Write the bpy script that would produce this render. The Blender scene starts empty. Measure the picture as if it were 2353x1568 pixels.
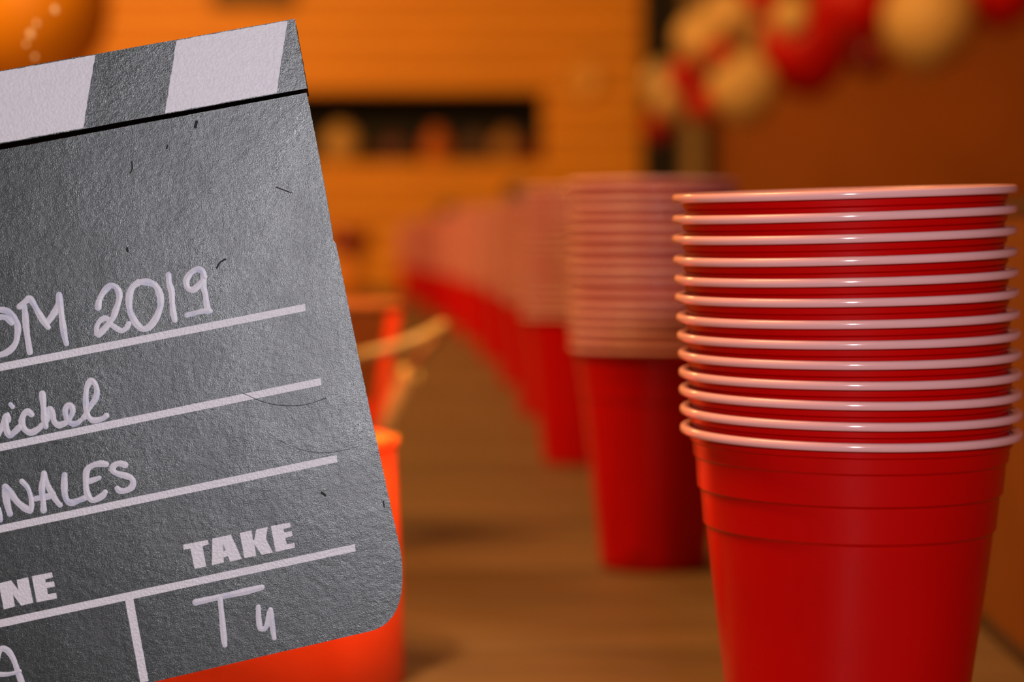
import bpy, bmesh, math, random
from mathutils import Vector, Matrix
random.seed(7)
S = bpy.context.scene
COL = S.collection

# ------------------------------------------------------------------ camera
F = 5500.0; CX, CY = 1176.5, 784.0; HOR = 575.0
T = 0.75                      # table top height
ZC = T + 0.1765               # lens height
P = math.atan((CY - HOR) / F)
cam_d = bpy.data.cameras.new('camera'); cam = bpy.data.objects.new('camera', cam_d); COL.objects.link(cam)
cam.location = (0, 0, ZC); cam.rotation_euler = (math.pi / 2 - P, 0, 0)
cam_d.sensor_width = 36.0; cam_d.lens = F / 2353.0 * 36.0
cam_d.clip_start = 0.02; cam_d.clip_end = 60
cam_d.dof.use_dof = True; cam_d.dof.focus_distance = 0.622
cam_d.dof.aperture_fstop = cam_d.lens / 9.4
S.camera = cam

# ------------------------------------------------------------------ world, lights, exposure
S.view_settings.view_transform = 'Standard'; S.view_settings.look = 'None'
S.view_settings.gamma = 1.0; S.view_settings.use_curve_mapping = False
S.view_settings.exposure = 0.0
S.cycles.use_denoising = True
S.cycles.max_bounces = 6
S.cycles.sample_clamp_indirect = 4.0
w = bpy.data.worlds.new('world'); S.world = w; w.use_nodes = True
w.node_tree.nodes['Background'].inputs[0].default_value = (1.0, 0.72, 0.45, 1)
w.node_tree.nodes['Background'].inputs[1].default_value = 0.05

def area(name, loc, target, size, power, col):
    d = bpy.data.lights.new(name, 'AREA'); d.shape = 'DISK'; d.size = size; d.energy = power; d.color = col
    o = bpy.data.objects.new(name, d); COL.objects.link(o); o.location = loc
    o.rotation_euler = (Vector(target) - Vector(loc)).to_track_quat('-Z', 'Y').to_euler()
    return o
WARM = (1.0, 0.52, 0.16)
area('camera_flash', (0.045, 0.0, ZC + 0.085), (0.0, 0.65, ZC), 0.022, 2.6, (0.97, 0.95, 1.03))
area('ceiling_and_fill_lamp', (-0.9, 0.85, 2.75), (-0.1, 1.7, 0.9), 1.0, 72, WARM)
area('ceiling_and_fill_lamp', (-1.6, 4.5, 2.8), (-0.6, 4.9, 0.8), 0.6, 60, WARM)
area('ceiling_and_fill_lamp', (-1.5, 3.0, 2.75), (-1.0, 4.6, 1.3), 0.5, 45, WARM)  # extra fill lamp, added to brighten the front of the orange balloon
area('ceiling_and_fill_lamp', (-2.2, 8.2, 2.8), (-1.6, 10.5, 1.2), 0.6, 90, WARM)
area('ceiling_and_fill_lamp', (0.5, 6.3, 2.8), (0.9, 8.0, 1.5), 0.5, 21, WARM)
for (pl, pw, ta, an) in (((-0.16, 0.64, 1.27), 32, (-0.13, 0.93, 0.79), 32), ((0.46, 0.72, 1.40), 46, (-0.13, 0.93, 0.79), 19), ((0.35, 1.05, 1.62), 44, (-0.09, 1.42, 0.865), 13)):  # unseen spots added to brighten the two buckets and the gold handle
    sp = bpy.data.lights.new('bucket_fill_spot', 'SPOT'); sp.energy = pw; sp.color = (1.0, 0.6, 0.25); sp.spot_size = math.radians(34); sp.spot_blend = 0.8; sp.shadow_soft_size = 0.03
    sp.spot_size = math.radians(an)
    spo = bpy.data.objects.new('bucket_fill_spot', sp); COL.objects.link(spo); spo.location = pl
    spo.rotation_euler = (Vector(ta) - Vector(pl)).to_track_quat('-Z', 'Y').to_euler()

# ------------------------------------------------------------------ helpers
def at(px, py, Y):
    dx = (px - CX) / F; dy = -(py - CY) / F
    d = Vector((dx, math.cos(P) + dy * math.sin(P), -math.sin(P) + dy * math.cos(P)))
    return Vector((0, 0, ZC)) + d * (Y / d.y)

MATS = {}
def mat(name, col, rough=0.5, spec=0.5, noise=None, bump=None, metal=0.0, emit=None, coat=0.0, rnd=0.0, sub=0.0, stretch=(1, 1, 1), col2=None, thr=None):
    """col: base colour; noise=(scale, amount) colour variation; bump=(scale, strength, distance)."""
    m = bpy.data.materials.new(name); m.use_nodes = True; nt = m.node_tree; b = nt.nodes['Principled BSDF']
    b.inputs['Base Color'].default_value = (*col, 1); b.inputs['Roughness'].default_value = rough
    b.inputs['Specular IOR Level'].default_value = spec; b.inputs['Metallic'].default_value = metal
    b.inputs['Coat Weight'].default_value = coat; b.inputs['Coat Roughness'].default_value = 0.12
    if sub: 
        b.inputs['Subsurface Weight'].default_value = sub; b.inputs['Subsurface Scale'].default_value = 0.01
    tc = nt.nodes.new('ShaderNodeTexCoord'); mp = nt.nodes.new('ShaderNodeMapping')
    mp.inputs['Scale'].default_value = stretch
    nt.links.new(tc.outputs['Object'], mp.inputs['Vector'])
    last = None
    if noise:
        n = nt.nodes.new('ShaderNodeTexNoise'); n.inputs['Scale'].default_value = noise[0]; n.inputs['Detail'].default_value = 4
        nt.links.new(mp.outputs[0], n.inputs['Vector'])
        r = nt.nodes.new('ShaderNodeMapRange'); t = thr or (0.3, 0.7)
        r.inputs[1].default_value = t[0]; r.inputs[2].default_value = t[1]
        nt.links.new(n.outputs[0], r.inputs[0])
        mx = nt.nodes.new('ShaderNodeMix'); mx.data_type = 'RGBA'
        mx.inputs[6].default_value = (*col, 1)
        c2 = col2 or tuple(c * (1 - noise[1]) for c in col)
        mx.inputs[7].default_value = (*c2, 1)
        nt.links.new(r.outputs[0], mx.inputs[0]); last = mx.outputs[2]
    if rnd:
        oi = nt.nodes.new('ShaderNodeObjectInfo'); hs = nt.nodes.new('ShaderNodeHueSaturation')
        r2 = nt.nodes.new('ShaderNodeMapRange'); r2.inputs[3].default_value = 1 - rnd; r2.inputs[4].default_value = 1 + rnd
        nt.links.new(oi.outputs['Random'], r2.inputs[0]); nt.links.new(r2.outputs[0], hs.inputs['Value'])
        if last: nt.links.new(last, hs.inputs['Color'])
        else: hs.inputs['Color'].default_value = (*col, 1)
        last = hs.outputs[0]
    if last: nt.links.new(last, b.inputs['Base Color'])
    if bump:
        n2 = nt.nodes.new('ShaderNodeTexNoise'); n2.inputs['Scale'].default_value = bump[0]; n2.inputs['Detail'].default_value = 3
        nt.links.new(mp.outputs[0], n2.inputs['Vector'])
        bp = nt.nodes.new('ShaderNodeBump'); bp.inputs['Strength'].default_value = bump[1]; bp.inputs['Distance'].default_value = bump[2]
        nt.links.new(n2.outputs[0], bp.inputs['Height']); nt.links.new(bp.outputs[0], b.inputs['Normal'])
    if emit:
        b.inputs['Emission Color'].default_value = (*emit[0], 1); b.inputs['Emission Strength'].default_value = emit[1]
    MATS[name] = m
    return m

def link(o, parent=None):
    COL.objects.link(o)
    if parent is not None: o.parent = parent
    return o
def new_obj(name, bm, m, parent=None, smooth=False, loc=None):
    me = bpy.data.meshes.new(name); bm.normal_update(); bm.to_mesh(me); bm.free()
    for x in (m if isinstance(m, (list, tuple)) else [m]): me.materials.append(x)
    if smooth:
        for p in me.polygons: p.use_smooth = True
    o = bpy.data.objects.new(name, me); link(o, parent)
    if loc is not None: o.location = loc
    return o
def empty(name, loc=(0, 0, 0)):
    o = bpy.data.objects.new(name, None); link(o); o.location = loc; o.empty_display_size = 0.05
    return o
def tag(o, label=None, cat=None, group=None, kind=None):
    if label: o['label'] = label
    if cat: o['category'] = cat
    if group: o['group'] = group
    if kind: o['kind'] = kind
    return o
def copy_tree(o, parent=None):
    c = o.copy(); COL.objects.link(c); c.parent = parent
    for ch in list(o.children): copy_tree(ch, c)
    return c

def box(bm, x0, x1, y0, y1, z0, z1, bev=0.0):
    r = bmesh.ops.create_cube(bm, size=1.0)
    for v in r['verts']:
        v.co = Vector(((x0 + x1) / 2 + v.co.x * (x1 - x0), (y0 + y1) / 2 + v.co.y * (y1 - y0), (z0 + z1) / 2 + v.co.z * (z1 - z0)))
    if bev:
        es = list({e for v in r['verts'] for e in v.link_edges})
        bmesh.ops.bevel(bm, geom=es, offset=bev, segments=1, affect='EDGES')
    return bm
def BM(): return bmesh.new()

def lathe(bm, prof, seg, mi=0, mod=None, close=False, c=(0, 0, 0), sharp=()):
    rings = []
    for (r, z) in prof:
        ring = []
        if r < 1e-7:
            ring = [bm.verts.new((c[0], c[1], c[2] + z))] * seg
        else:
            for k in range(seg):
                a = 2 * math.pi * k / seg
                rr = mod(r, z, a) if mod else r
                ring.append(bm.verts.new((c[0] + rr * math.cos(a), c[1] + rr * math.sin(a), c[2] + z)))
        rings.append(ring)
    n = len(rings)
    for i in range(n if close else n - 1):
        A, B = rings[i], rings[(i + 1) % n]
        for k in range(seg):
            k2 = (k + 1) % seg
            vs = []
            for v in (A[k], A[k2], B[k2], B[k]):
                if v not in vs: vs.append(v)
            if len(vs) >= 3:
                f = bm.faces.new(vs); f.material_index = mi; f.smooth = True
    for i in sharp:
        for k in range(seg):
            e = bm.edges.get((rings[i][k], rings[i][(k + 1) % seg]))
            if e: e.smooth = False
    return bm

def tube(bm, pts, rad, seg=8, mi=0, cap=True):
    pts = [Vector(p) for p in pts]; rings = []
    prev = None
    for i, p in enumerate(pts):
        t = (pts[min(i + 1, len(pts) - 1)] - pts[max(i - 1, 0)]).normalized()
        if prev is None:
            a = Vector((0, 0, 1)) if abs(t.z) < 0.9 else Vector((1, 0, 0))
            n = t.cross(a).normalized()
        else:
            n = (prev - t * prev.dot(t)).normalized()
        prev = n; b = t.cross(n)
        r = rad[i] if isinstance(rad, (list, tuple)) else rad
        rings.append([bm.verts.new(p + (n * math.cos(2 * math.pi * k / seg) + b * math.sin(2 * math.pi * k / seg)) * r) for k in range(seg)])
    for i in range(len(rings) - 1):
        for k in range(seg):
            f = bm.faces.new((rings[i][k], rings[i][(k + 1) % seg], rings[i + 1][(k + 1) % seg], rings[i + 1][k])); f.material_index = mi; f.smooth = True
    if cap:
        bm.faces.new(rings[0][::-1]); bm.faces.new(rings[-1])
    return bm
def smooth_path(pts, n=8):
    """Catmull-Rom through the points."""
    out = []; pts = [Vector(p) for p in pts]
    for i in range(len(pts) - 1):
        p0 = pts[max(i - 1, 0)]; p1 = pts[i]; p2 = pts[i + 1]; p3 = pts[min(i + 2, len(pts) - 1)]
        for k in range(n):
            t = k / n
            out.append(0.5 * ((2 * p1) + (p2 - p0) * t + (2 * p0 - 5 * p1 + 4 * p2 - p3) * t * t + (3 * p1 - p0 - 3 * p2 + p3) * t ** 3))
    out.append(pts[-1]); return out

# ------------------------------------------------------------------ materials
M_PLANKWALL = mat('orange_wood_siding', (0.80, 0.335, 0.015), 0.5, 0.3, noise=(3, 0.18), rnd=0.06, stretch=(1, 1, 8))
M_BROWNWALL = mat('red_brown_wall', (0.46, 0.145, 0.018), 0.7, 0.2, noise=(1.2, 0.35))
M_BLACK = mat('black_paint', (0.012, 0.009, 0.006), 0.6, 0.2, noise=(20, 0.2))
M_BEIGE = mat('beige_trim', (0.42, 0.27, 0.10), 0.6, 0.3, noise=(6, 0.2))
M_CEIL = mat('ceiling_plaster', (0.5, 0.33, 0.17), 0.9, 0.1, noise=(5, 0.1))
M_FLOOR = mat('floor_boards', (0.22, 0.12, 0.06), 0.5, 0.3, noise=(4, 0.3))
M_TABLE = mat('table_wood', (0.155, 0.086, 0.036), 0.5, 0.35, noise=(9, 0.40), rnd=0.16, stretch=(1, 7, 1), bump=(60, 0.3, 0.0006))
M_DARKWOOD = mat('dark_wood', (0.07, 0.035, 0.015), 0.5, 0.3, noise=(10, 0.3))
M_PANEL = mat('orange_brown_panel', (0.20, 0.06, 0.005), 0.5, 0.25, noise=(6, 0.2))
M_RED = mat('red_plastic', (0.54, 0.001, 0.001), 0.28, 0.2, noise=(25, 0.10), bump=(45, 0.25, 0.0004))
M_CUPIN = mat('white_plastic', (0.82, 0.72, 0.68), 0.4, 0.5, noise=(20, 0.04))
M_RIM = mat('pinkish_white_rim', (0.84, 0.42, 0.41), 0.14, 0.5, noise=(30, 0.05))
M_HOT = mat('red_orange_metal', (0.95, 0.055, 0.008), 0.45, 0.4, noise=(12, 0.06))
M_GOLD = mat('gold_wire', (0.52, 0.31, 0.10), 0.35, 0.5, noise=(50, 0.1))
M_ORANGE = mat('orange_tissue', (0.5, 0.14, 0.01), 0.6, 0.3, noise=(60, 0.4))
M_BRREDBAND = mat('brown_red_band', (0.45, 0.12, 0.02), 0.6, 0.3, noise=(30, 0.2))
M_BALRED = mat('red_balloon', (0.50, 0.006, 0.002), 0.4, 0.2, noise=(6, 0.1))
M_BALCREAM = mat('cream_balloon', (0.66, 0.42, 0.15), 0.45, 0.3, noise=(6, 0.08))
M_BALTAN = mat('tan_balloon', (0.40, 0.28, 0.10), 0.25, 0.5, noise=(6, 0.08))
M_BALORANGE = mat('orange_balloon', (0.92, 0.36, 0.01), 0.4, 0.5, noise=(5, 0.1))
M_MAUVE = mat('mauve_glaze', (0.16, 0.06, 0.05), 0.4, 0.4, noise=(20, 0.2))
M_GREY = mat('grey_brown_glaze', (0.15, 0.08, 0.05), 0.4, 0.4, noise=(20, 0.2))
M_DRED = mat('dark_red_glaze', (0.20, 0.006, 0.003), 0.35, 0.4, noise=(20, 0.2))
M_BOTTLE = mat('dark_brown_glass', (0.05, 0.018, 0.008), 0.15, 0.5, noise=(20, 0.2))
M_OLIVE = mat('olive_print', (0.10, 0.07, 0.02), 0.6, 0.3, noise=(8, 0.3))
M_GLINT = mat('glowing_glint', (0.25, 0.10, 0.03), 0.3, 0.3, emit=((1.0, 0.5, 0.16), 0.9), noise=(50, 0.05))  # emission stands in for highlights on foil
M_PRINT = mat('white_screen_print', (0.70, 0.67, 0.72), 0.42, 0.5, noise=(700, 0.07), bump=(1500, 0.55, 0.00035))
M_MARK = mat('white_marker_ink', (0.60, 0.58, 0.65), 0.42, 0.5, noise=(170, 0.3), col2=(0.36, 0.39, 0.56), thr=(0.50, 0.78), bump=(1100, 0.25, 0.0002))
M_SCR = mat('dark_scratch', (0.02, 0.02, 0.02), 0.7, 0.2, noise=(200, 0.2))
M_EDGE = mat('dark_board_edge', (0.012, 0.007, 0.006), 0.7, 0.15, noise=(400, 0.5))

# black textured paint of the clapperboard: leathery grain, mottled gloss
def board_mat():
    m = mat('black_grained_paint', (0.02, 0.022, 0.022), 0.5, 0.72)
    nt = m.node_tree; b = nt.nodes['Principled BSDF']
    tc = nt.nodes.new('ShaderNodeTexCoord'); L = nt.links.new
    def nz(scale, det=3, rough=0.5):
        n = nt.nodes.new('ShaderNodeTexNoise'); n.inputs['Scale'].default_value = scale; n.inputs['Detail'].default_value = det
        n.inputs['Roughness'].default_value = rough; L(tc.outputs['Object'], n.inputs['Vector']); return n
    fine = nz(3500, 2, 0.6); mid = nz(650, 3); big = nz(38, 4, 0.6)
    r = nt.nodes.new('ShaderNodeMapRange'); r.inputs[1].default_value = 0.3; r.inputs[2].default_value = 0.7
    r.inputs[3].default_value = 0.35; r.inputs[4].default_value = 0.25
    L(big.outputs[0], r.inputs[0]); L(r.outputs[0], b.inputs['Roughness'])
    ramp = nt.nodes.new('ShaderNodeMapRange'); ramp.inputs[1].default_value = 0.42; ramp.inputs[2].default_value = 0.66
    L(fine.outputs[0], ramp.inputs[0])
    mx = nt.nodes.new('ShaderNodeMix'); mx.data_type = 'RGBA'
    mx.inputs[6].default_value = (0.008, 0.007, 0.007, 1); mx.inputs[7].default_value = (0.042, 0.060, 0.056, 1)
    L(ramp.outputs[0], mx.inputs[0])
    mul = nt.nodes.new('ShaderNodeMix'); mul.data_type = 'RGBA'; mul.blend_type = 'MULTIPLY'; mul.inputs[0].default_value = 1
    r3 = nt.nodes.new('ShaderNodeMapRange'); r3.inputs[1].default_value = 0.32; r3.inputs[2].default_value = 0.68
    r3.inputs[3].default_value = 0.6; r3.inputs[4].default_value = 1.3
    L(big.outputs[0], r3.inputs[0]); L(mx.outputs[2], mul.inputs[6]); L(r3.outputs[0], mul.inputs[7]); L(mul.outputs[2], b.inputs['Base Color'])
    b1 = nt.nodes.new('ShaderNodeBump'); b1.inputs['Strength'].default_value = 1.0; b1.inputs['Distance'].default_value = 0.00006
    b2 = nt.nodes.new('ShaderNodeBump'); b2.inputs['Strength'].default_value = 0.6; b2.inputs['Distance'].default_value = 0.00010
    L(fine.outputs[0], b1.inputs['Height']); L(mid.outputs[0], b2.inputs['Height']); L(b2.outputs[0], b1.inputs['Normal'])
    b3 = nt.nodes.new('ShaderNodeBump'); b3.inputs['Strength'].default_value = 1.0; b3.inputs['Distance'].default_value = 0.00028
    L(big.outputs[0], b3.inputs['Height']); L(b3.outputs[0], b2.inputs['Normal'])
    L(b1.outputs[0], b.inputs['Normal'])
    return m
M_BOARD = board_mat()

# ------------------------------------------------------------------ the room
YB = 11.5
def struct(name, bm, m, parent=None):
    o = new_obj(name, bm, m, parent)
    if parent is None: o['kind'] = 'structure'
    return o
struct('floor', box(BM(), -3.6, 3.6, -1.2, 11.9, -0.05, 0.0), M_FLOOR)
struct('ceiling', box(BM(), -3.6, 3.6, -1.2, 11.9, 3.0, 3.05), M_CEIL)
struct('wall_left', box(BM(), -3.65, -3.6, -1.2, 11.9, -0.05, 3.05), M_PLANKWALL)
struct('wall_right', box(BM(), 3.6, 3.65, -1.2, 11.9, -0.05, 3.05), M_BROWNWALL)
# back wall: a backing slab with a serving niche, clad in horizontal boards
NZ0, NZ1 = at(0, 372, YB).z, at(0, 212, YB).z
NX0, NX1 = at(560, 0, YB).x, at(1247, 0, YB).x
PIT = (NZ1 - NZ0) / 3
XR = at(1478, 0, YB).x
bm = BM()
box(bm, -3.6, NX0, YB + 0.05, YB + 0.12, 0, 3); box(bm, NX1, XR, YB + 0.05, YB + 0.12, 0, 3)
box(bm, NX0, NX1, YB + 0.05, YB + 0.12, 0, NZ0); box(bm, NX0, NX1, YB + 0.05, YB + 0.12, NZ1, 3)
wb = struct('wall_back', bm, M_DARKWOOD)
k = -13
while NZ0 + k * PIT < 3.0:
    z0 = max(NZ0 + k * PIT, 0); z1 = min(NZ0 + (k + 1) * PIT, 3.0)
    if z1 > 0.02:
        spans = [(-3.6, NX0), (NX1, XR)] if 0 <= k < 3 else [(-3.6, XR)]
        for (a, b_) in spans:
            bm = box(BM(), a, b_, YB, YB + 0.05, z0 + 0.002, z1 - 0.002, 0.012)
            new_obj('plank', bm, M_PLANKWALL, wb)
    k += 1
bm = BM()
box(bm, NX0 - .02, NX1 + .02, YB + 0.42, YB + 0.44, NZ0 - .02, NZ1 + .02)
box(bm, NX0 - .02, NX0, YB + 0.06, YB + 0.42, NZ0, NZ1); box(bm, NX1, NX1 + .02, YB + 0.06, YB + 0.42, NZ0, NZ1)
box(bm, NX0, NX1, YB + 0.06, YB + 0.42, NZ0 - .02, NZ0); box(bm, NX0, NX1, YB + 0.06, YB + 0.42, NZ1, NZ1 + .02)
new_obj('niche', bm, M_BLACK, wb)
# brown wall to the right, post and trims between
X1, X2, X3 = at(1478, 0, YB).x, at(1552, 0, YB).x, at(1612, 0, YB).x
XW = at(1640, 0, YB).x
struct('wall_back_right', box(BM(), XW, 3.6, YB + .02, YB + .12, 0, 3), M_BROWNWALL)
struct('trim_1', box(BM(), X1, X2 + .02, YB - .10, YB + .12, 0, 3, .008), M_BLACK)
struct('trim_2', box(BM(), X2 + .02, X3, YB - .06, YB + .12, 0, 3, .008), M_BEIGE)
struct('trim_3', box(BM(), X3, XW, YB - .03, YB + .12, 0, 3, .005), M_BLACK)

# framed picture above, only its lower edge in view
pc = at(583, 12, YB)
pf = empty('framed_picture', (pc.x, YB, pc.z)); tag(pf, 'black framed picture with an olive print, high on the orange wall', 'picture')
w2 = (at(678, 0, YB).x - at(490, 0, YB).x) / 2
bm = BM(); box(bm, -w2, w2, -.045, -.005, 0, .03, .004); box(bm, -w2, w2, -.045, -.005, .45, .48, .004)
box(bm, -w2, -w2 + .04, -.045, -.005, .03, .45); box(bm, w2 - .04, w2, -.045, -.005, .03, .45); new_obj('frame', bm, M_BLACK, pf)
new_obj('print', box(BM(), -w2 + .04, w2 - .04, -.025, -.005, .03, .45), M_OLIVE, pf)
# small round plate on the wall
q = at(1333, 182, YB)
bm = BM(); lathe(bm, [(0, -.012), (.03, -.012), (.055, -.004), (.085, .014), (.088, .012), (.06, -.014), (0, -.02)], 32)
bmesh.ops.rotate(bm, verts=bm.verts, cent=(0, 0, 0), matrix=Matrix.Rotation(math.pi / 2, 3, 'X'))
o = new_obj('wall_plate', bm, mat('ochre_glaze', (0.8, 0.40, 0.05), 0.4, 0.4, noise=(30, 0.15)), None, True, (q.x, YB - .022, q.z))
tag(o, 'small round ochre plate hung on the orange wall beside the black post', 'plate')

# things standing in the niche
def jar(name, prof, m, px, label, cat, dy=0.14):
    q = at(px, 372, YB + dy)
    e = empty(name, (q.x, YB + dy, NZ0)); tag(e, label, cat, 'crockery in the wall niche')
    bm = BM(); lathe(bm, prof, 28); new_obj('body', bm, m, e)
    top = prof[-1]
    bm = BM(); lathe(bm, [(top[0] - .004, top[1] - .004), (top[0] + .005, top[1] - .002), (top[0] + .005, top[1] + .008), (top[0] - .004, top[1] + .008)], 28, close=True)
    new_obj('rim', bm, m, e); return e
rnd = lambda r, h: [(0, 0), (r * .55, 0), (r * .9, h * .22), (r, h * .5), (r * .82, h * .8), (r * .45, h * .93), (r * .4, h)]
jar('round_vase', rnd(.10, .175), mat('cream_glaze', (0.55, 0.34, 0.10), 0.4, 0.4, noise=(20, 0.1)), 785, 'cream round vase in the wall niche, leftmost in view', 'vase', .10)
jar('round_pot', rnd(.075, .12), M_MAUVE, 905, 'mauve round pot in the niche between cream vase and orange vase', 'pot')
jar('bell_vase', [(0, 0), (.07, 0), (.078, .05), (.07, .10), (.05, .13), (.03, .16)], mat('orange_glaze', (0.50, 0.13, 0.01), 0.4, 0.4, noise=(20, 0.1)), 1004, 'orange bell shaped vase in the middle of the niche', 'vase', .08)
jar('grey_jar', [(0, 0), (.055, 0), (.06, .08), (.055, .11), (.035, .13)], M_GREY, 1095, 'grey brown jar in the niche, right beside the orange vase', 'jar')
jar('brown_pot', rnd(.075, .15), mat('tan_glaze', (0.42, 0.20, 0.05), 0.4, 0.4, noise=(20, 0.1)), 1165, 'tan brown pot in the niche beside the small dark red jar', 'pot')
jar('red_jar', [(0, 0), (.035, 0), (.038, .06), (.03, .085), (.022, .095)], M_DRED, 1222, 'small dark red jar at the end of the niche nearest the black post', 'jar')

# ------------------------------------------------------------------ the long table
tb = empty('long_table', (0, 0, 0)); tag(tb, 'long brown wooden table of cross boards carrying the rows of red cups', 'table')
PW = 0.135; y = 0.25
while y < 10.9:
    new_obj('plank', box(BM(), -0.95, 0.34, y + .0006, y + PW - .0006, T - .03, T, .0012), M_TABLE, tb); y += PW
new_obj('apron', (lambda b: (box(b, -.90, -.87, .35, 10.8, T - .13, T - .03), box(b, .26, .29, .35, 10.8, T - .13, T - .03), b)[-1])(BM()), M_DARKWOOD, tb)
for x in (-.88, .27):
    for yy in (.4, 3.8, 7.2, 10.7):
        new_obj('leg', box(BM(), x - .035, x + .035, yy - .035, yy + .035, 0, T - .03, .004), M_DARKWOOD, tb)

# low panel standing along the right edge of the table
X0 = at(2255, 1425, 1.149).x
def px_x(yy): return 0.2214 + 0.026 * (yy - 1.149)
pn = empty('side_panel', (0, 0, T)); tag(pn, 'low orange brown wooden panel with dark top edge standing along the table', 'panel')
def slab(y0, y1, z0, z1, t0, t1):
    bm = BM(); vs = []
    for yy in (y0, y1):
        for xx, zz in ((t0, z0), (t1, z0), (t1, z1), (t0, z1)): vs.append(bm.verts.new((px_x(yy) + xx, yy, zz)))
    for f in ((0, 1, 2, 3), (7, 6, 5, 4), (0, 4, 5, 1), (1, 5, 6, 2), (2, 6, 7, 3), (3, 7, 4, 0)): bm.faces.new([vs[i] for i in f])
    return bm
new_obj('board', slab(.62, 2.55, .007, .192, 0, .018), M_PANEL, pn)
new_obj('top_edge', slab(.62, 2.55, .192, .199, -.001, .019), M_DARKWOOD, pn)
new_obj('contact_shade_strip', slab(.62, 2.55, 0.0002, .007, -.002, .019), M_DARKWOOD, pn)  # dark strip put in as the shade where the panel meets the table

# ------------------------------------------------------------------ red cups
CH = 0.1235
SHARP = (4.2, 4.7, 8.5, 9.2, 17.4, 18.2, 27.7, 28.6)
PROF = [(2.0, 45.4), (4.2, 45.1), (4.7, 44.5), (8.5, 44.1), (9.2, 43.45), (17.4, 42.85), (18.2, 42.0), (27.7, 41.1), (28.6, 40.35), (32, 40.0), (40, 39.1), (50, 38.0),
        (60, 36.9), (70, 35.8), (80, 34.7), (90, 33.6), (100, 32.5), (110, 31.4), (118, 30.6), (122, 30.1), (123.5, 29.2)]
def grip(r, z, a):
    d = CH - z
    if d < 0.034: return r
    ph = min(1.0, (d - 0.034) / 0.075) ** 0.5 * 0.62
    aa = (a + math.pi / 4) % (math.pi / 2) - math.pi / 4
    return r * (1 - 0.22 * max(0.0, math.cos(aa) - math.cos(ph)))
def cup_meshes(seg):
    bm = BM()
    outer = [(r / 1000, CH - d / 1000) for d, r in PROF] + [(.0275, .0), (.0265, .0035), (0, .004)]
    inner = [(r / 1000 - .0004, CH - d / 1000) for d, r in PROF[:-2]] + [(.028, .006), (0, .006)]
    lathe(bm, outer, seg, 0, grip, sharp=[i for i, p in enumerate(PROF) if p[0] in SHARP])
    lathe(bm, inner, seg, 1, grip)
    lathe(bm, [(outer[0][0], outer[0][1]), (inner[0][0], inner[0][1])], seg, 1)
    me = bpy.data.meshes.new('cup_body'); bmesh.ops.recalc_face_normals(bm, faces=bm.faces); bm.to_mesh(me); bm.free()
    me.materials.append(M_RED); me.materials.append(M_CUPIN)
    bm = BM(); pr = []
    for k in range(14):
        a = 2 * math.pi * k / 14; ca, sa = math.cos(a), math.sin(a)
        pr.append((.04655 + .00145 * math.copysign(abs(ca) ** .8, ca), CH - .00122 + .00122 * math.copysign(abs(sa) ** .6, sa)))
    lathe(bm, pr, seg, 0, close=True)
    mr = bpy.data.meshes.new('cup_rim'); bmesh.ops.recalc_face_normals(bm, faces=bm.faces); bm.to_mesh(mr); bm.free()
    mr.materials.append(M_RIM)
    return me, mr
HI = cup_meshes(128); LO = cup_meshes(40)
def sharp(me):
    pass
def new_cup(ms):
    e = bpy.data.objects.new('plastic_cup', None); link(e); e.empty_display_size = .02
    b = bpy.data.objects.new('body', ms[0]); link(b, e)
    r = bpy.data.objects.new('rim', ms[1]); link(r, e); r['label'] = 'pinkish white rolled rim'
    return e
proto_hi, proto_lo = new_cup(HI), new_cup(LO)
used = {id(proto_hi): False, id(proto_lo): False}
ORD = ['zeroth', 'lowest', 'second', 'third', 'fourth', 'fifth', 'sixth', 'seventh', 'eighth', 'ninth', 'tenth', 'eleventh', 'twelfth', 'thirteenth', 'fourteenth', 'fifteenth', 'sixteenth', 'seventeenth',
       'eighteenth', 'nineteenth', 'twentieth', 'twenty-first', 'twenty-second', 'twenty-third', 'twenty-fourth', 'twenty-fifth', 'twenty-sixth', 'twenty-seventh', 'twenty-eighth']
def cup(proto, loc, rot, scale, label, group):
    c = proto if not used[id(proto)] else copy_tree(proto)
    used[id(proto)] = True
    c.location = loc; c.rotation_euler = rot; c.scale = (scale,) * 3
    tag(c, label, 'cup', group)
    return c
STK = ['nearest', 'second', 'third', 'fourth', 'fifth', 'sixth', 'seventh', 'eighth', 'ninth', 'tenth', 'eleventh']
def cup_label(i, n, s):
    where = 'the nearest, sharply seen stack' if s == 0 else 'the %s stack counting away from the camera' % STK[s]
    if s == 0 and i == 0: return 'red plastic cup with white rim, lowest in the nearest stack, its whole body showing'
    if i == 0: return 'red plastic cup, lowest of %s, body showing' % where
    if i == n - 1: return 'red plastic cup, topmost of %s' % where
    return 'red plastic cup, %s from the bottom of %s' % (ORD[i + 1], where)

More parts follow.
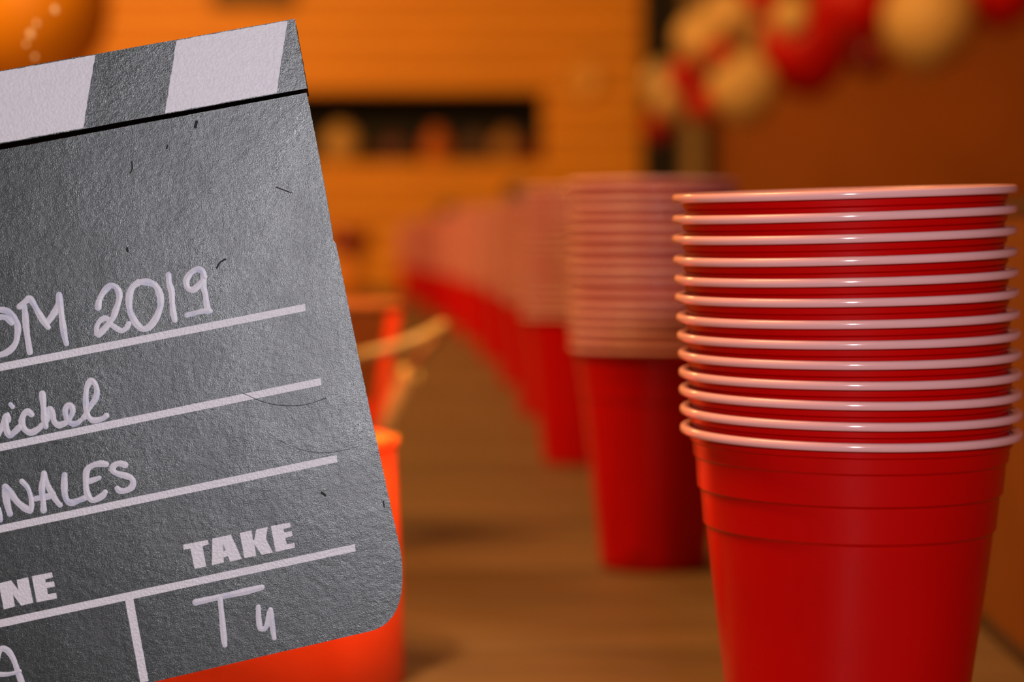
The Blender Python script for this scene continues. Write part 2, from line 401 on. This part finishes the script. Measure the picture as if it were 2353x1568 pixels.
# nearest stack: each rim measured (left x, left y, right x, right y), bottom first
RM = [(1562, 985.5, 2345, 992), (1561, 941.5, 2345, 947), (1558, 897.5, 2344, 901), (1557, 857, 2344, 855), (1556, 815, 2342, 809.5), (1555, 773, 2338, 763.5),
      (1554, 731, 2336, 717), (1552, 685, 2332, 669), (1549, 643, 2332, 623), (1548, 599, 2328.5, 576), (1547, 551, 2325, 528), (1551, 505, 2321, 480), (1548, 457, 2325, 434)]
SC = 1.022; D1 = 0.69
for i, (xl, yl, xr, yr) in enumerate(RM):
    c = at((xl + xr) / 2, (yl + yr) / 2, D1)
    if i == 0: c0 = c.copy()
    c.y = D1 - 0.026 * (c.z - c0.z)
    lean = math.atan2(yl - yr, xr - xl)          # about the y axis
    R = Matrix.Rotation(-lean, 3, 'Y') @ Matrix.Rotation(0.026, 3, 'X')
    spin = random.choice([0, 1, 2, 3]) * math.pi / 2 + random.uniform(-.06, .06) if i else 0.0
    R2 = R @ Matrix.Rotation(spin, 3, 'Z')
    base = c - R @ Vector((0, 0, (CH - .00122) * SC))
    cup(proto_hi, base, R2.to_euler(), SC, cup_label(i, 13, 0), 'cups of the nearest stack')
STACKS = [(1.33, 1503, 17), (1.98, 1330, 19), (2.55, 1258, 20), (3.15, 1200, 21), (3.85, 1146, 23), (4.7, 1096, 24), (5.6, 1056, 25), (6.6, 1010, 26), (7.8, 972, 27), (9.1, 942, 28)]
for s, (Y, px, n) in enumerate(STACKS, 1):
    q = at(px, 575, Y)
    z = T; dx = dy = 0; la = random.uniform(-.006, .006)
    for i in range(n):
        cup(proto_lo, (q.x + dx, Y + dy, z + .0003), (random.uniform(-.006, .006), la + random.uniform(-.006, .006), random.uniform(0, 6.28)), 1.0, cup_label(i, n, s), 'cups of the %s stack' % STK[s])
        z += .00555 + random.uniform(-.0009, .0011); dx += random.uniform(-.0003, .0003); dy += random.uniform(-.0003, .0003)

# bottles behind the cups
def bottle(px, py, Y, m, label, name='decanter', h=None):
    q = at(px, py, Y); h = h or (q.z - T)
    e = empty(name, (q.x, Y, T)); tag(e, label, 'bottle')
    bm = BM(); lathe(bm, [(0, 0), (.036, 0), (.038, .004), (.038, h * .56), (.034, h * .63), (.018, h * .70), (.0145, h * .76), (.0145, h * .93)], 28); new_obj('glass_body', bm, m, e)
    bm = BM(); lathe(bm, [(.0143, h * .86), (.0165, h * .86), (.017, h * .99), (.014, h), (0, h)], 28); new_obj('neck_sleeve', bm, M_DARKWOOD, e)
    bm = BM(); lathe(bm, [(0.012, h - .002), (.020, h), (.036, h + .012), (.040, h + .028), (.034, h + .046), (.015, h + .058), (0, h + .06)], 24); new_obj('stopper', bm, M_BOTTLE, e)
bottle(1192, 470, 6.1, M_BOTTLE, 'dark brown decanter with round stopper behind the cups, the one nearer the second stack')
bottle(1030, 505, 8.3, M_BOTTLE, 'dark brown decanter with round stopper rising behind the far end of the row')
q = at(800, 530, 8.8)
e = empty('lidded_jar', (q.x, 8.8, T)); tag(e, 'dark red lidded jar on the table close behind the edge of the slate', 'jar')
bm = BM(); lathe(bm, [(0, 0), (.05, 0), (.055, .02), (.055, .15), (.05, .165)], 28); new_obj('body', bm, mat('amber_jar', (0.75, 0.25, 0.02), 0.3, 0.5, noise=(20, .2)), e)
hh = q.z - T
bm = BM(); lathe(bm, [(0, .165), (.055, .165), (.085, hh - .05), (.08, hh - .01), (.04, hh + .01), (0, hh + .012)], 28); new_obj('lid', bm, M_DRED, e)

# ------------------------------------------------------------------ buckets
def bucket(c, r0, r1, h, m, lab, seg=64, rm=None):
    e = empty('metal_bucket', c); tag(e, lab, 'bucket')
    bm = BM(); t = .0012
    lathe(bm, [(0, .004), (r0 - .004, .004), (r0 - .002, 0), (r0, 0), (r0 + (r1 - r0) * .5, h * .5), (r1, h - .004), (r1 - t, h - .004), (r0 + (r1 - r0) * .5 - t, h * .5), (r0 - t, .006), (0, .006)], seg)
    new_obj('shell', bm, m, e)
    bm = BM(); lathe(bm, [(r1 + .0025 * math.cos(a * math.pi / 4) - .001, h - .003 + .0025 * math.sin(a * math.pi / 4)) for a in range(8)], seg, close=True)
    new_obj('rim', bm, rm or m, e)
    return e
b1c = Vector((-0.1316, 0.98, T))
bucket(b1c, .0875, .0835, .1005, M_HOT, 'bright red orange bucket directly behind the lower corner of the slate')
# orange shredded tissue heaped in it
bm = BM(); rr = random.Random(3)
for k in range(260):
    a = rr.uniform(0, 6.283); r = .076 * math.sqrt(rr.random()); zz = T + .088 + .020 * (1 - (r / .08) ** 2) + rr.uniform(-.006, .006)
    p = Vector((b1c.x + r * math.cos(a), b1c.y + r * math.sin(a), zz)); d = Vector((rr.uniform(-1, 1), rr.uniform(-1, 1), rr.uniform(-.25, .35))).normalized() * .012
    nrm = Vector((rr.uniform(-1, 1), rr.uniform(-1, 1), 1)).normalized(); s = d.cross(nrm).normalized() * .0028
    mid = p + Vector((0, 0, .004))
    vs = [bm.verts.new(v) for v in (p - d - s, p - d + s, mid + s, mid - s, p + d + s, p + d - s)]
    bm.faces.new((vs[0], vs[1], vs[2], vs[3])); bm.faces.new((vs[3], vs[2], vs[4], vs[5]))
lathe(bm, [(.078, .084), (.05, .094), (.02, .10), (0, .102)], 24, c=tuple(b1c))
o = new_obj('shredded_tissue', bm, M_ORANGE); tag(o, 'orange shredded tissue filling the bright red orange bucket', 'tissue', kind='stuff')

b2c = Vector((at(925, 700, 1.44).x - .070, 1.44, T))
h2 = at(925, 690, 1.44).z - T
b2 = bucket(b2c, .044, .070, h2, M_HOT, 'red orange tapered bucket with gold handle, standing behind the slate edge', rm=M_BRREDBAND)
bm = BM(); a0, a1 = math.radians(-150), math.radians(-26)
prev = None
for k in range(25):
    a = a0 + (a1 - a0) * k / 24; row = []
    for z in (h2 * .60, h2 * .965):
        r = .044 + .026 * z / h2 + .0008
        row.append(bm.verts.new((r * math.cos(a), r * math.sin(a), z)))
    if prev: bm.faces.new((prev[0], row[0], row[1], prev[1]))
    prev = row
bmesh.ops.solidify(bm, geom=bm.faces[:], thickness=-.0006)
new_obj('paper_band', bm, M_BRREDBAND, b2)['label'] = 'brown red paper band'
hp = [(640, 760, 1.44), (700, 812, 1.40), (780, 826, 1.38), (850, 812, 1.37), (920, 793, 1.37), (980, 768, 1.38), (1018, 748, 1.40), (1008, 775, 1.42), (975, 810, 1.43), (943, 855, 1.44), (908, 925, 1.445), (876, 992, 1.45)]
pts = smooth_path([at(*p) - b2c for p in hp], 6)
hd = new_obj('handle', tube(BM(), pts, .0030, 10), M_GOLD, b2); hd['label'] = 'thick gold wire handle'
new_obj('grip', tube(BM(), pts[54:], .0066, 12), mat('lit_gold_wire', (1.0, 0.66, 0.16), 0.4, 0.4, noise=(40, .1)), hd)['label'] = 'thick gold handle end, brightness painted into its colour'  # same handle, thickened; its brighter light is put into the colour

# ------------------------------------------------------------------ balloons
def balloon(px, py, rpx, Y, m, lab, group='balloons of the red and cream garland', tilt=(0, 0), st=1.12):
    c = at(px, py, Y); r = rpx / F * Y
    e = empty('balloon', c); tag(e, lab, 'balloon', group)
    prof = [(0, r * 1.0)]
    for k in range(1, 22):
        a = math.pi * k / 22
        z = math.cos(a); rad = math.sin(a)
        if z < 0: rad *= 1 - .10 * z * z; z *= st
        prof.append((r * rad, r * z))
    prof += [(r * .045, -r * (st + .01))]
    bm = BM(); lathe(bm, prof, 36); new_obj('skin', bm, m, e)
    bm = BM(); lathe(bm, [(r * .045, -r * (st + .0)), (r * .06, -r * (st + .03)), (r * .03, -r * (st + .05)), (r * .10, -r * (st + .11)), (0, -r * (st + .10))], 16); new_obj('knot', bm, m, e)
    e.rotation_euler = (tilt[0], tilt[1], 0)
    return e
YBAL = 8.0
BL = [(1525, 190, 52, 8.05, M_BALTAN, 'tan balloon at the outer edge of the garland by the black post', (0, .5)),
      (1570, 175, 36, 7.75, M_BALRED, 'small red balloon wedged between tan and bright cream balloons by the post', (0, .3)),
      (1512, 288, 34, 8.2, M_BALRED, 'small dark red balloon at the bottom tip of the garland by the post', (0, -.3)),
      (1607, 88, 58, 7.8, M_BALCREAM, 'bright cream balloon at the shoulder of the garland near the post', (0, 0)),
      (1545, 232, 44, 7.9, M_BALCREAM, 'cream balloon low in the garland beside the dark red tip', (0, .3)),
      (1618, 235, 44, 7.78, M_BALRED, 'red balloon low in the garland between two cream balloons', (0, -.5)),
      (1654, 124, 30, 7.35, M_BALRED, 'tiny bright red balloon in front of the cream ones', (0, 0)),
      (1706, 200, 78, 7.6, M_BALCREAM, 'large round cream balloon hanging low in the garland', (0, -.1)),
      (1672, 40, 62, 8.0, M_BALCREAM, 'cream balloon above the tiny bright red one', (0, 0)),
      (1742, 10, 55, 8.15, M_BALRED, 'red balloon at the upper edge between cream and large red', (0, 0)),
      (1722, 95, 62, 8.1, M_BALCREAM, 'cream balloon pressed against the large red one', (0, 0)),
      (1850, 110, 102, 7.8, M_BALRED, 'largest red balloon in the middle of the garland', (0, -.15)),
      (1817, 38, 42, 7.45, M_BALCREAM, 'small cream balloon in front of the largest red one', (0, .1)),
      (1960, 5, 92, 8.1, M_BALRED, 'dark red balloon between the largest red and largest cream', (0, 0)),
      (1995, 132, 44, 7.8, M_DRED, 'small very dark red balloon below the gap in the garland', (0, -.9)),
      (2135, 42, 108, 7.9, M_BALCREAM, 'largest cream balloon in the garland', (0, .1)),
      (2300, -42, 98, 8.0, M_BALRED, 'red balloon at the far end beside the largest cream one', (0, 0))]
for b in BL: balloon(b[0], b[1], b[2], b[3], b[4], b[5], tilt=b[6])
cord = smooth_path([at(1555, 330, 8.1), at(1600, 190, 8.15), at(1740, 60, 8.2), at(1950, 20, 8.25), at(2150, 0, 8.2), at(2330, -110, 8.15), at(2500, -700, 8.1)], 6)
tag(new_obj('garland_cord', tube(BM(), cord, .004, 8), M_DARKWOOD), 'thin dark cord running behind the red and cream balloons', 'cord')
balloon(62, 12, 188, 4.4, M_BALORANGE, 'large orange balloon floating above the striped stick of the slate', 'orange balloon')
# glowing beads on an added wire, standing in for highlights on foil
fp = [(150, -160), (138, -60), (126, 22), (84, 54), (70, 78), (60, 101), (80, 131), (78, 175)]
fl = empty('added_glints', at(126, 22, .92)); tag(fl, 'added wire of small glowing beads standing in for glints above the striped stick', 'lights')
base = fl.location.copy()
new_obj('wire', tube(BM(), smooth_path([at(x, y_, .92) - base for x, y_ in fp], 6), .00008, 5), M_DARKWOOD, fl)  # wire added to carry the glint beads
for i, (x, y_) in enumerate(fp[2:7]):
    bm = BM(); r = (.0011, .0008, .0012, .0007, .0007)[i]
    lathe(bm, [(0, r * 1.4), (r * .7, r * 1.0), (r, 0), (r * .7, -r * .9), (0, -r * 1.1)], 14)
    new_obj('glint_bead', bm, M_GLINT, fl, loc=at(x, y_, .92) - base)

# ------------------------------------------------------------------ clapperboard
Rc = Matrix.Rotation(math.pi / 2 - P, 3, 'X')        # camera axes -> world
def cam2w(v): return Rc @ Vector(v)
uc = Vector((0.974, 0.196, 0.0)).normalized()
yaw = math.radians(3.2)
uc = Vector((uc.x * math.cos(yaw), uc.y * math.cos(yaw), -math.sin(yaw)))
vc = Vector((-0.2045, 1.0, -0.02)); vc = (vc - uc * vc.dot(uc)).normalized()
U, V = cam2w(uc), cam2w(vc); N = U.cross(V).normalized()
ORG = Vector((0, 0, ZC)) + cam2w(((705 - CX) / F, -(215 - CY) / F, -1.0)) * 0.613
RB = Matrix((U, V, N)).transposed().to_4x4()
cb = empty('clapperboard', ORG); cb.rotation_euler = RB.to_euler()
tag(cb, 'black clapperboard with white stripes, printed lines and white handwriting, held up close', 'clapperboard')
def bd(px, py, h=0.0):
    """where the sight line of a measured mark meets the board's face, in board coordinates (metres)"""
    d = cam2w(((px - CX) / F, -(py - CY) / F, -1.0)); C0 = Vector((0, 0, ZC))
    t = ((ORG + N * h) - C0).dot(N) / d.dot(N); q = C0 + d * t - ORG
    return Vector((q.dot(U), q.dot(V)))
TH = 0.0035
def plate(poly, z0, z1, m, name, parent, wob=0.0, edge=None, holes=None):
    """flat polygon (board coordinates) extruded from z0 to z1"""
    bm = BM(); pts = []
    rr = random.Random(len(poly))
    if wob:
        P2 = []
        for i in range(len(poly)):
            a, b_ = Vector(poly[i]), Vector(poly[(i + 1) % len(poly)]); L = (b_ - a).length; n = max(1, int(L / .0009))
            if L > .12: n = 40
            nn = Vector((-(b_ - a).y, (b_ - a).x)).normalized()
            for k in range(n):
                P2.append(a + (b_ - a) * (k / n) + nn * (rr.uniform(-wob, wob) if k else 0))
        poly = P2
    top = [bm.verts.new((p[0], p[1], z1)) for p in poly]; bot = [bm.verts.new((p[0], p[1], z0)) for p in poly]
    f = bm.faces.new(top); f2 = bm.faces.new(bot[::-1])
    for i in range(len(poly)):
        j = (i + 1) % len(poly); s = bm.faces.new((top[i], bot[i], bot[j], top[j])); s.material_index = 1 if edge else 0
    if edge: f2.material_index = 1
    f.normal_update(); f2.normal_update()
    bmesh.ops.triangulate(bm, faces=[f, f2], ngon_method='EAR_CLIP'); bmesh.ops.recalc_face_normals(bm, faces=bm.faces)
    return new_obj(name, bm, [m, edge] if edge else m, parent)
# slate outline
br = bd(942, 1433); pr1 = bd(921, 1268); pb1 = bd(848, 1452)
arc = []
for k in range(17):
    t = k / 16
    a = pr1 * (1 - t) ** 2 + bd(943, 1431) * 2 * t * (1 - t) + pb1 * t * t
    arc.append(a)
tl = bd(705, 213); left = -0.285
p0 = bd(0, 345)
sl = (tl - p0); tlx = Vector((left, p0.y + sl.y / sl.x * (left - p0.x)))
b0 = bd(350, 1568); s2 = (pb1 - b0); blx = Vector((left, b0.y + s2.y / s2.x * (left - b0.x)))
chip = [bd(764, 535), bd(766, 552), bd(772, 560)]
outline = [tlx, tl, bd(731, 345), bd(752, 462)] + chip + [bd(829, 843), bd(877, 1068)] + arc + [blx + Vector((.010, 0)), blx + Vector((.003, .003)), blx + Vector((0, .010))]
outline = outline[::-1]
plate(outline, -TH, 0, M_BOARD, 'slate_panel', cb, wob=.00004, edge=M_EDGE)
# clap stick, thicker, in front of a thin gap
SH = 0.0016
def sd(x, y_): return bd(x, y_, SH)
st_tr, st_br, st_bl, st_tl = sd(677, 43), sd(706, 203), sd(0, 331), sd(0, 163)
sv1 = st_tr - st_tl; sv2 = st_br - st_bl
TLs = Vector((left, st_tl.y + sv1.y / sv1.x * (left - st_tl.x))); BLs = Vector((left, st_bl.y + sv2.y / sv2.x * (left - st_bl.x)))
stick = plate([BLs, st_br, st_tr, TLs], -.0135, SH, M_BOARD, 'clap_stick', cb, wob=.00006, edge=M_EDGE)
# lower fixed stick behind the gap
plate([tlx + Vector((0, -.012)), tl + Vector((-.0005, -.012)), tl + Vector((-.0008, .0004)), tlx + Vector((0, .0004))], -.0135, -TH - .0001, M_EDGE, 'fixed_stick', cb)
# white stripes on the stick
def along(a, b_, x):  # x = photograph column
    t = (x - a[0]) / (b_[0] - a[0]); return (x, a[1] + (b_[1] - a[1]) * t)
topl = ((0, 163), (677, 43)); botl = ((0, 331), (706, 203))
def stripe(xt0, xt1, xb0, xb1):
    pl = [sd(*along(*botl, xb0)), sd(*along(*botl, xb1)), sd(*along(*topl, xt1)), sd(*along(*topl, xt0))]
    ins = .00022
    for i, s_ in enumerate((1, 1, -1, -1)): pl[i] = pl[i] + Vector((0, ins * s_))
    plate(pl, SH - .0001, SH + .00008, M_PRINT, 'white_stripe', stick, wob=.00009)
for (a, b_, c, d) in ((405, 660, 380, 636), (-40, 218, -63, 192), (-480, -228, -505, -250), (-920, -668, -945, -690), (-1360, -1108, -1385, -1130)): stripe(a, b_, c, d)
# printed lines (top edge left/right, bottom edge left/right), running on to the left edge
def pline(tl_, tr_, bl_, br_):
    a, b_, c, d = bd(0, tl_), bd(*tr_), bd(0, bl_), bd(*br_)
    L_ = left + .02
    ta = Vector((L_, a.y + (b_ - a).y / (b_ - a).x * (L_ - a.x))); ba = Vector((L_, c.y + (d - c).y / (d - c).x * (L_ - c.x)))
    plate([ba, d, b_, ta], -.0001, .00008, M_PRINT, 'printed_line', cb, wob=.00003)
pline(835.5, (701, 698.5), 853.5, (702.6, 715)); pline(1020, (737, 869), 1037.5, (738.8, 885.5))
pline(1207.5, (773.5, 1046), 1225, (775.5, 1062.5)); pline(1424.5, (815.5, 1251), 1442.5, (817.5, 1267.5))
plate([bd(341.5, 1566), bd(322.5, 1570), bd(287.6, 1381), bd(306.5, 1377)][::-1], -.0001, .00009, M_PRINT, 'printed_line', cb, wob=.00003)
# printed capitals
def zz(pts, s, ox, oy): return [(ox + x / s, oy + y_ / s) for x, y_ in pts]
def letter(pts, s, ox, oy, name='printed_letter'):
    plate([bd(*p) for p in zz(pts, s, ox, oy)][::-1], -.0001, .00009, M_PRINT, name, cb, wob=.00002)
k1 = (8.404, 410, 1190)
letter([(90, 525), (565, 432), (588, 515), (465, 550), (540, 945), (312, 990), (232, 598), (105, 617)], *k1)
# A with its counter: one outline cut through at the counter
letter([(655, 405), (1015, 330), (1225, 798), (1000, 850), (955, 745), (875, 765), (878, 870), (645, 918), (650, 700), (866, 653), (852, 470), (852, 469), (922, 638), (868, 652.6), (650.5, 699)], *k1)
letter([(1185, 295), (1410, 250), (1440, 440), (1465, 430), (1500, 232), (1722, 182), (1690, 415), (1825, 672), (1612, 718), (1465, 515), (1502, 740), (1278, 783)], *k1)
letter([(1785, 165), (2150, 98), (2172, 183), (2030, 218), (2045, 290), (2190, 260), (2205, 350), (2065, 395), (2090, 515), (2240, 490), (2250, 580), (1880, 662)], *k1)
k2 = (14.253, 0, 1300)
letter([(-40, 585), (365, 490), (605, 810), (550, 475), (920, 385), (1090, 1220), (695, 1318), (425, 960), (495, 1345), (125, 1440)], *k2)
letter([(1045, 350), (1700, 225), (1735, 385), (1480, 455), (1500, 560), (1770, 520), (1795, 690), (1540, 740), (1570, 945), (1840, 900), (1868, 1075), (1205, 1210)], *k2)
# handwriting: flat pen strokes with round ends
HCOUNT = [0]
def strokes(name, lst, s, ox, oy, wpx=15.5, m=None):
    bm = BM()
    for st in lst:
        HCOUNT[0] += 1; h = .00012 + .00004 * (HCOUNT[0] % 4)
        w_ = wpx
        if isinstance(st, dict): w_ = st['w']; st = st['p']
        pts = smooth_path([Vector((*bd(*p), 0)) for p in zz(st, s, ox, oy)], 7)
        hw = w_ * .93 / 2 / 8.97 / 1000
        n = len(pts); Ls, Rs = [], []
        rr = random.Random(HCOUNT[0])
        for i, p in enumerate(pts):
            t = (pts[min(i + 1, n - 1)] - pts[max(i - 1, 0)]); t.normalize(); nn = Vector((-t.y, t.x, 0))
            f = 1 + .10 * math.sin(i * .35 + HCOUNT[0]) + rr.uniform(-.03, .03)
            if i > n - 8: f *= 1 - .10 * (i - n + 8) / 8
            Ls.append(p + nn * hw * f); Rs.append(p - nn * hw * f)
        def V3(p, z=h): return bm.verts.new((p.x, p.y, z))
        A = [V3(p) for p in Ls]; B = [V3(p) for p in Rs]; C_ = [V3(p, h * 1.35) for p in pts]
        for i in range(n - 1):
            bm.faces.new((B[i], B[i + 1], C_[i + 1], C_[i])); bm.faces.new((C_[i], C_[i + 1], A[i + 1], A[i]))
        for (c, v0, v1, d) in ((0, A[0], B[0], -1), (n - 1, B[-1], A[-1], 1)):
            t = (pts[1] - pts[0]) if d < 0 else (pts[-1] - pts[-2]); t.normalize(); t *= d
            r = (v0.co.xy - v1.co.xy).length / 2; a0 = (v0.co.xy - pts[c].xy); ring = [v0]
            base_a = math.atan2(a0.y, a0.x)
            for k in range(1, 8):
                ang = base_a + math.pi * k / 8
                ring.append(V3(Vector((pts[c].x + r * math.cos(ang), pts[c].y + r * math.sin(ang), 0))))
            ring.append(v1)
            for k in range(8): bm.faces.new((ring[k], ring[k + 1], C_[c]))
    o = new_obj(name, bm, m or M_MARK, cb); return o
a = (7.128, 0, 620)
HW = 'handwritten_letter'
strokes(HW, [[(-140, 720), (-60, 650), (0, 655), (120, 680), (220, 760), (285, 900), (290, 1050), (250, 1220), (140, 1340), (0, 1395), (-110, 1370), (-180, 1250)], [(-60, 790), (50, 775), (130, 805), (190, 875)]], *a, 15)
strokes(HW, [[(325, 605), (420, 520), (490, 478), (560, 575), (640, 720), (725, 860), (790, 945)], [(400, 600), (415, 750), (430, 950), (455, 1130), (490, 1350)],
             [(785, 860), (870, 740), (940, 610), (965, 480)], [(970, 415), (985, 560), (1010, 750), (1030, 900), (1060, 1100), (1090, 1210)]], *a, 15.5)
a = (7.353, 200, 600)
strokes(HW, [[(190, 790), (205, 680), (260, 560), (350, 450), (430, 415), (520, 480), (550, 600), (520, 740), (480, 850), (440, 960), (330, 1110), (200, 1250)],
             {'w': 13, 'p': [(170, 1230), (165, 1110), (235, 1000), (335, 970), (400, 1060), (500, 1140), (590, 1180), (670, 1130), (705, 1060)]}], *a, 15)
strokes(HW, [[(870, 365), (765, 450), (715, 600), (715, 780), (760, 930), (850, 1080), (960, 1150), (1080, 1090), (1190, 920), (1245, 730), (1230, 560), (1160, 420), (1050, 365), (940, 355), (860, 370)]], *a, 16.5)
strokes(HW, [[(1378, 235), (1390, 380), (1430, 520), (1440, 700), (1455, 850), (1485, 1000)]], *a, 15)
strokes(HW, [[(1985, 270), (1940, 165), (1850, 145), (1745, 215), (1680, 330), (1700, 450), (1790, 490), (1880, 420), (1960, 330)], [(1975, 250), (1965, 420), (2000, 560), (2020, 720), (2045, 850)],
             {'w': 13, 'p': [(2080, 845), (1950, 850), (1830, 880), (1690, 915)]}], *a, 15)
a = (8.2536, 0, 850)
strokes(HW, [[(-60, 1250), (20, 1120), (85, 980), (115, 880)], [(110, 900), (112, 1000), (130, 1150), (190, 1250), (270, 1190), (370, 1090)], {'w': 7, 'p': [(150, 830), (180, 900), (180, 980)]}, {'w': 12, 'p': [(200, 655), (240, 705)]}], *a, 15)
strokes(HW, [[(600, 850), (530, 795), (460, 840), (420, 940), (430, 1060), (500, 1160), (600, 1190), (720, 1130), (800, 1050)]], *a, 15.5)
strokes(HW, [[(805, 455), (820, 600), (830, 760), (845, 920), (870, 1080)], [(880, 950), (895, 810), (945, 745), (990, 830), (1030, 980), (1110, 1050), (1220, 1020)]], *a, 15.5)
strokes(HW, [{'w': 13, 'p': [(1220, 1030), (1320, 930), (1380, 800), (1355, 685), (1290, 670), (1240, 770), (1265, 920), (1340, 1010), (1450, 1020), (1580, 920)]}], *a, 15)
strokes(HW, [[(1590, 910), (1720, 690), (1825, 520), (1830, 330), (1740, 205), (1665, 290), (1632, 450), (1632, 650), (1660, 850), (1740, 950), (1850, 955), (1960, 920), (2020, 870)]], *a, 14)
a = (6.92, 0, 1040)
strokes(HW, [[(-15, 900), (0, 980), (10, 1080)]], *a, 12)
strokes(HW, [[(82, 545), (95, 700), (130, 880), (160, 975)], [(85, 550), (180, 660), (280, 790), (390, 880), (480, 930)], {'w': 12, 'p': [(350, 460), (440, 560), (490, 700), (505, 830), (500, 930)]}], *a, 16.5)
strokes(HW, [[(695, 920), (690, 780), (670, 640), (672, 520), (698, 340)], [(700, 335), (755, 510), (820, 640), (890, 760), (955, 835)], [(570, 735), (680, 715), (790, 695), (850, 655)]], *a, 14.5)
strokes(HW, [[(1028, 360), (1025, 500), (1030, 650), (1070, 770), (1150, 800), (1250, 765), (1340, 730)]], *a, 15.5)
strokes(HW, [[(1690, 190), (1600, 180), (1480, 205), (1390, 275), (1368, 400), (1370, 560), (1400, 680), (1465, 760), (1560, 735), (1640, 680), (1675, 630)], {'w': 13, 'p': [(1400, 465), (1500, 435), (1580, 405)]}], *a, 15)
strokes(HW, [[(1990, 200), (1900, 175), (1815, 210), (1795, 280), (1860, 335), (1990, 370), (2080, 405), (2120, 470), (2090, 560), (1990, 610), (1910, 610), (1865, 575)]], *a, 15)
a = (2.451, 0, 1000)
strokes(HW, [{'w': 15.5, 'p': [(1102, 943), (1250, 910), (1380, 882), (1475, 858)]}, [(1240, 925), (1252, 1040), (1262, 1150), (1267, 1185)]], *a, 14)
strokes(HW, [[(1455, 968), (1458, 1040), (1468, 1090), (1500, 1080), (1518, 1000)], [(1524, 985), (1532, 1060), (1545, 1145)]], *a, 13)
strokes(HW, [[(-60, 1420), (-25, 1310), (0, 1212), (40, 1212), (75, 1260), (100, 1330), (125, 1400), (150, 1480)], {'w': 11, 'p': [(-30, 1348), (50, 1347), (112, 1330)]}], *a, 14.5)
# scratches and small dents
for p, w_ in (([(498, 616), (505, 604), (518, 596)], 4.5), ([(452, 280), (450, 287), (449, 292)], 8), ([(303, 372), (304, 388), (299, 398)], 3), ([(560, 905), (620, 928), (690, 932), (750, 915)], 1.4),
              ([(634, 430), (655, 438), (672, 444)], 2.5), ([(640, 1012), (700, 1036), (760, 1040), (825, 1026)], 1.1), ([(740, 1133), (748, 1139)], 6), ([(385, 335), (383, 342)], 4), ([(292, 570), (293, 577)], 6),
              ([(881, 1152), (883, 1166)], 3)):
    strokes('scratch', [p], 1, 0, 0, w_, M_SCR)
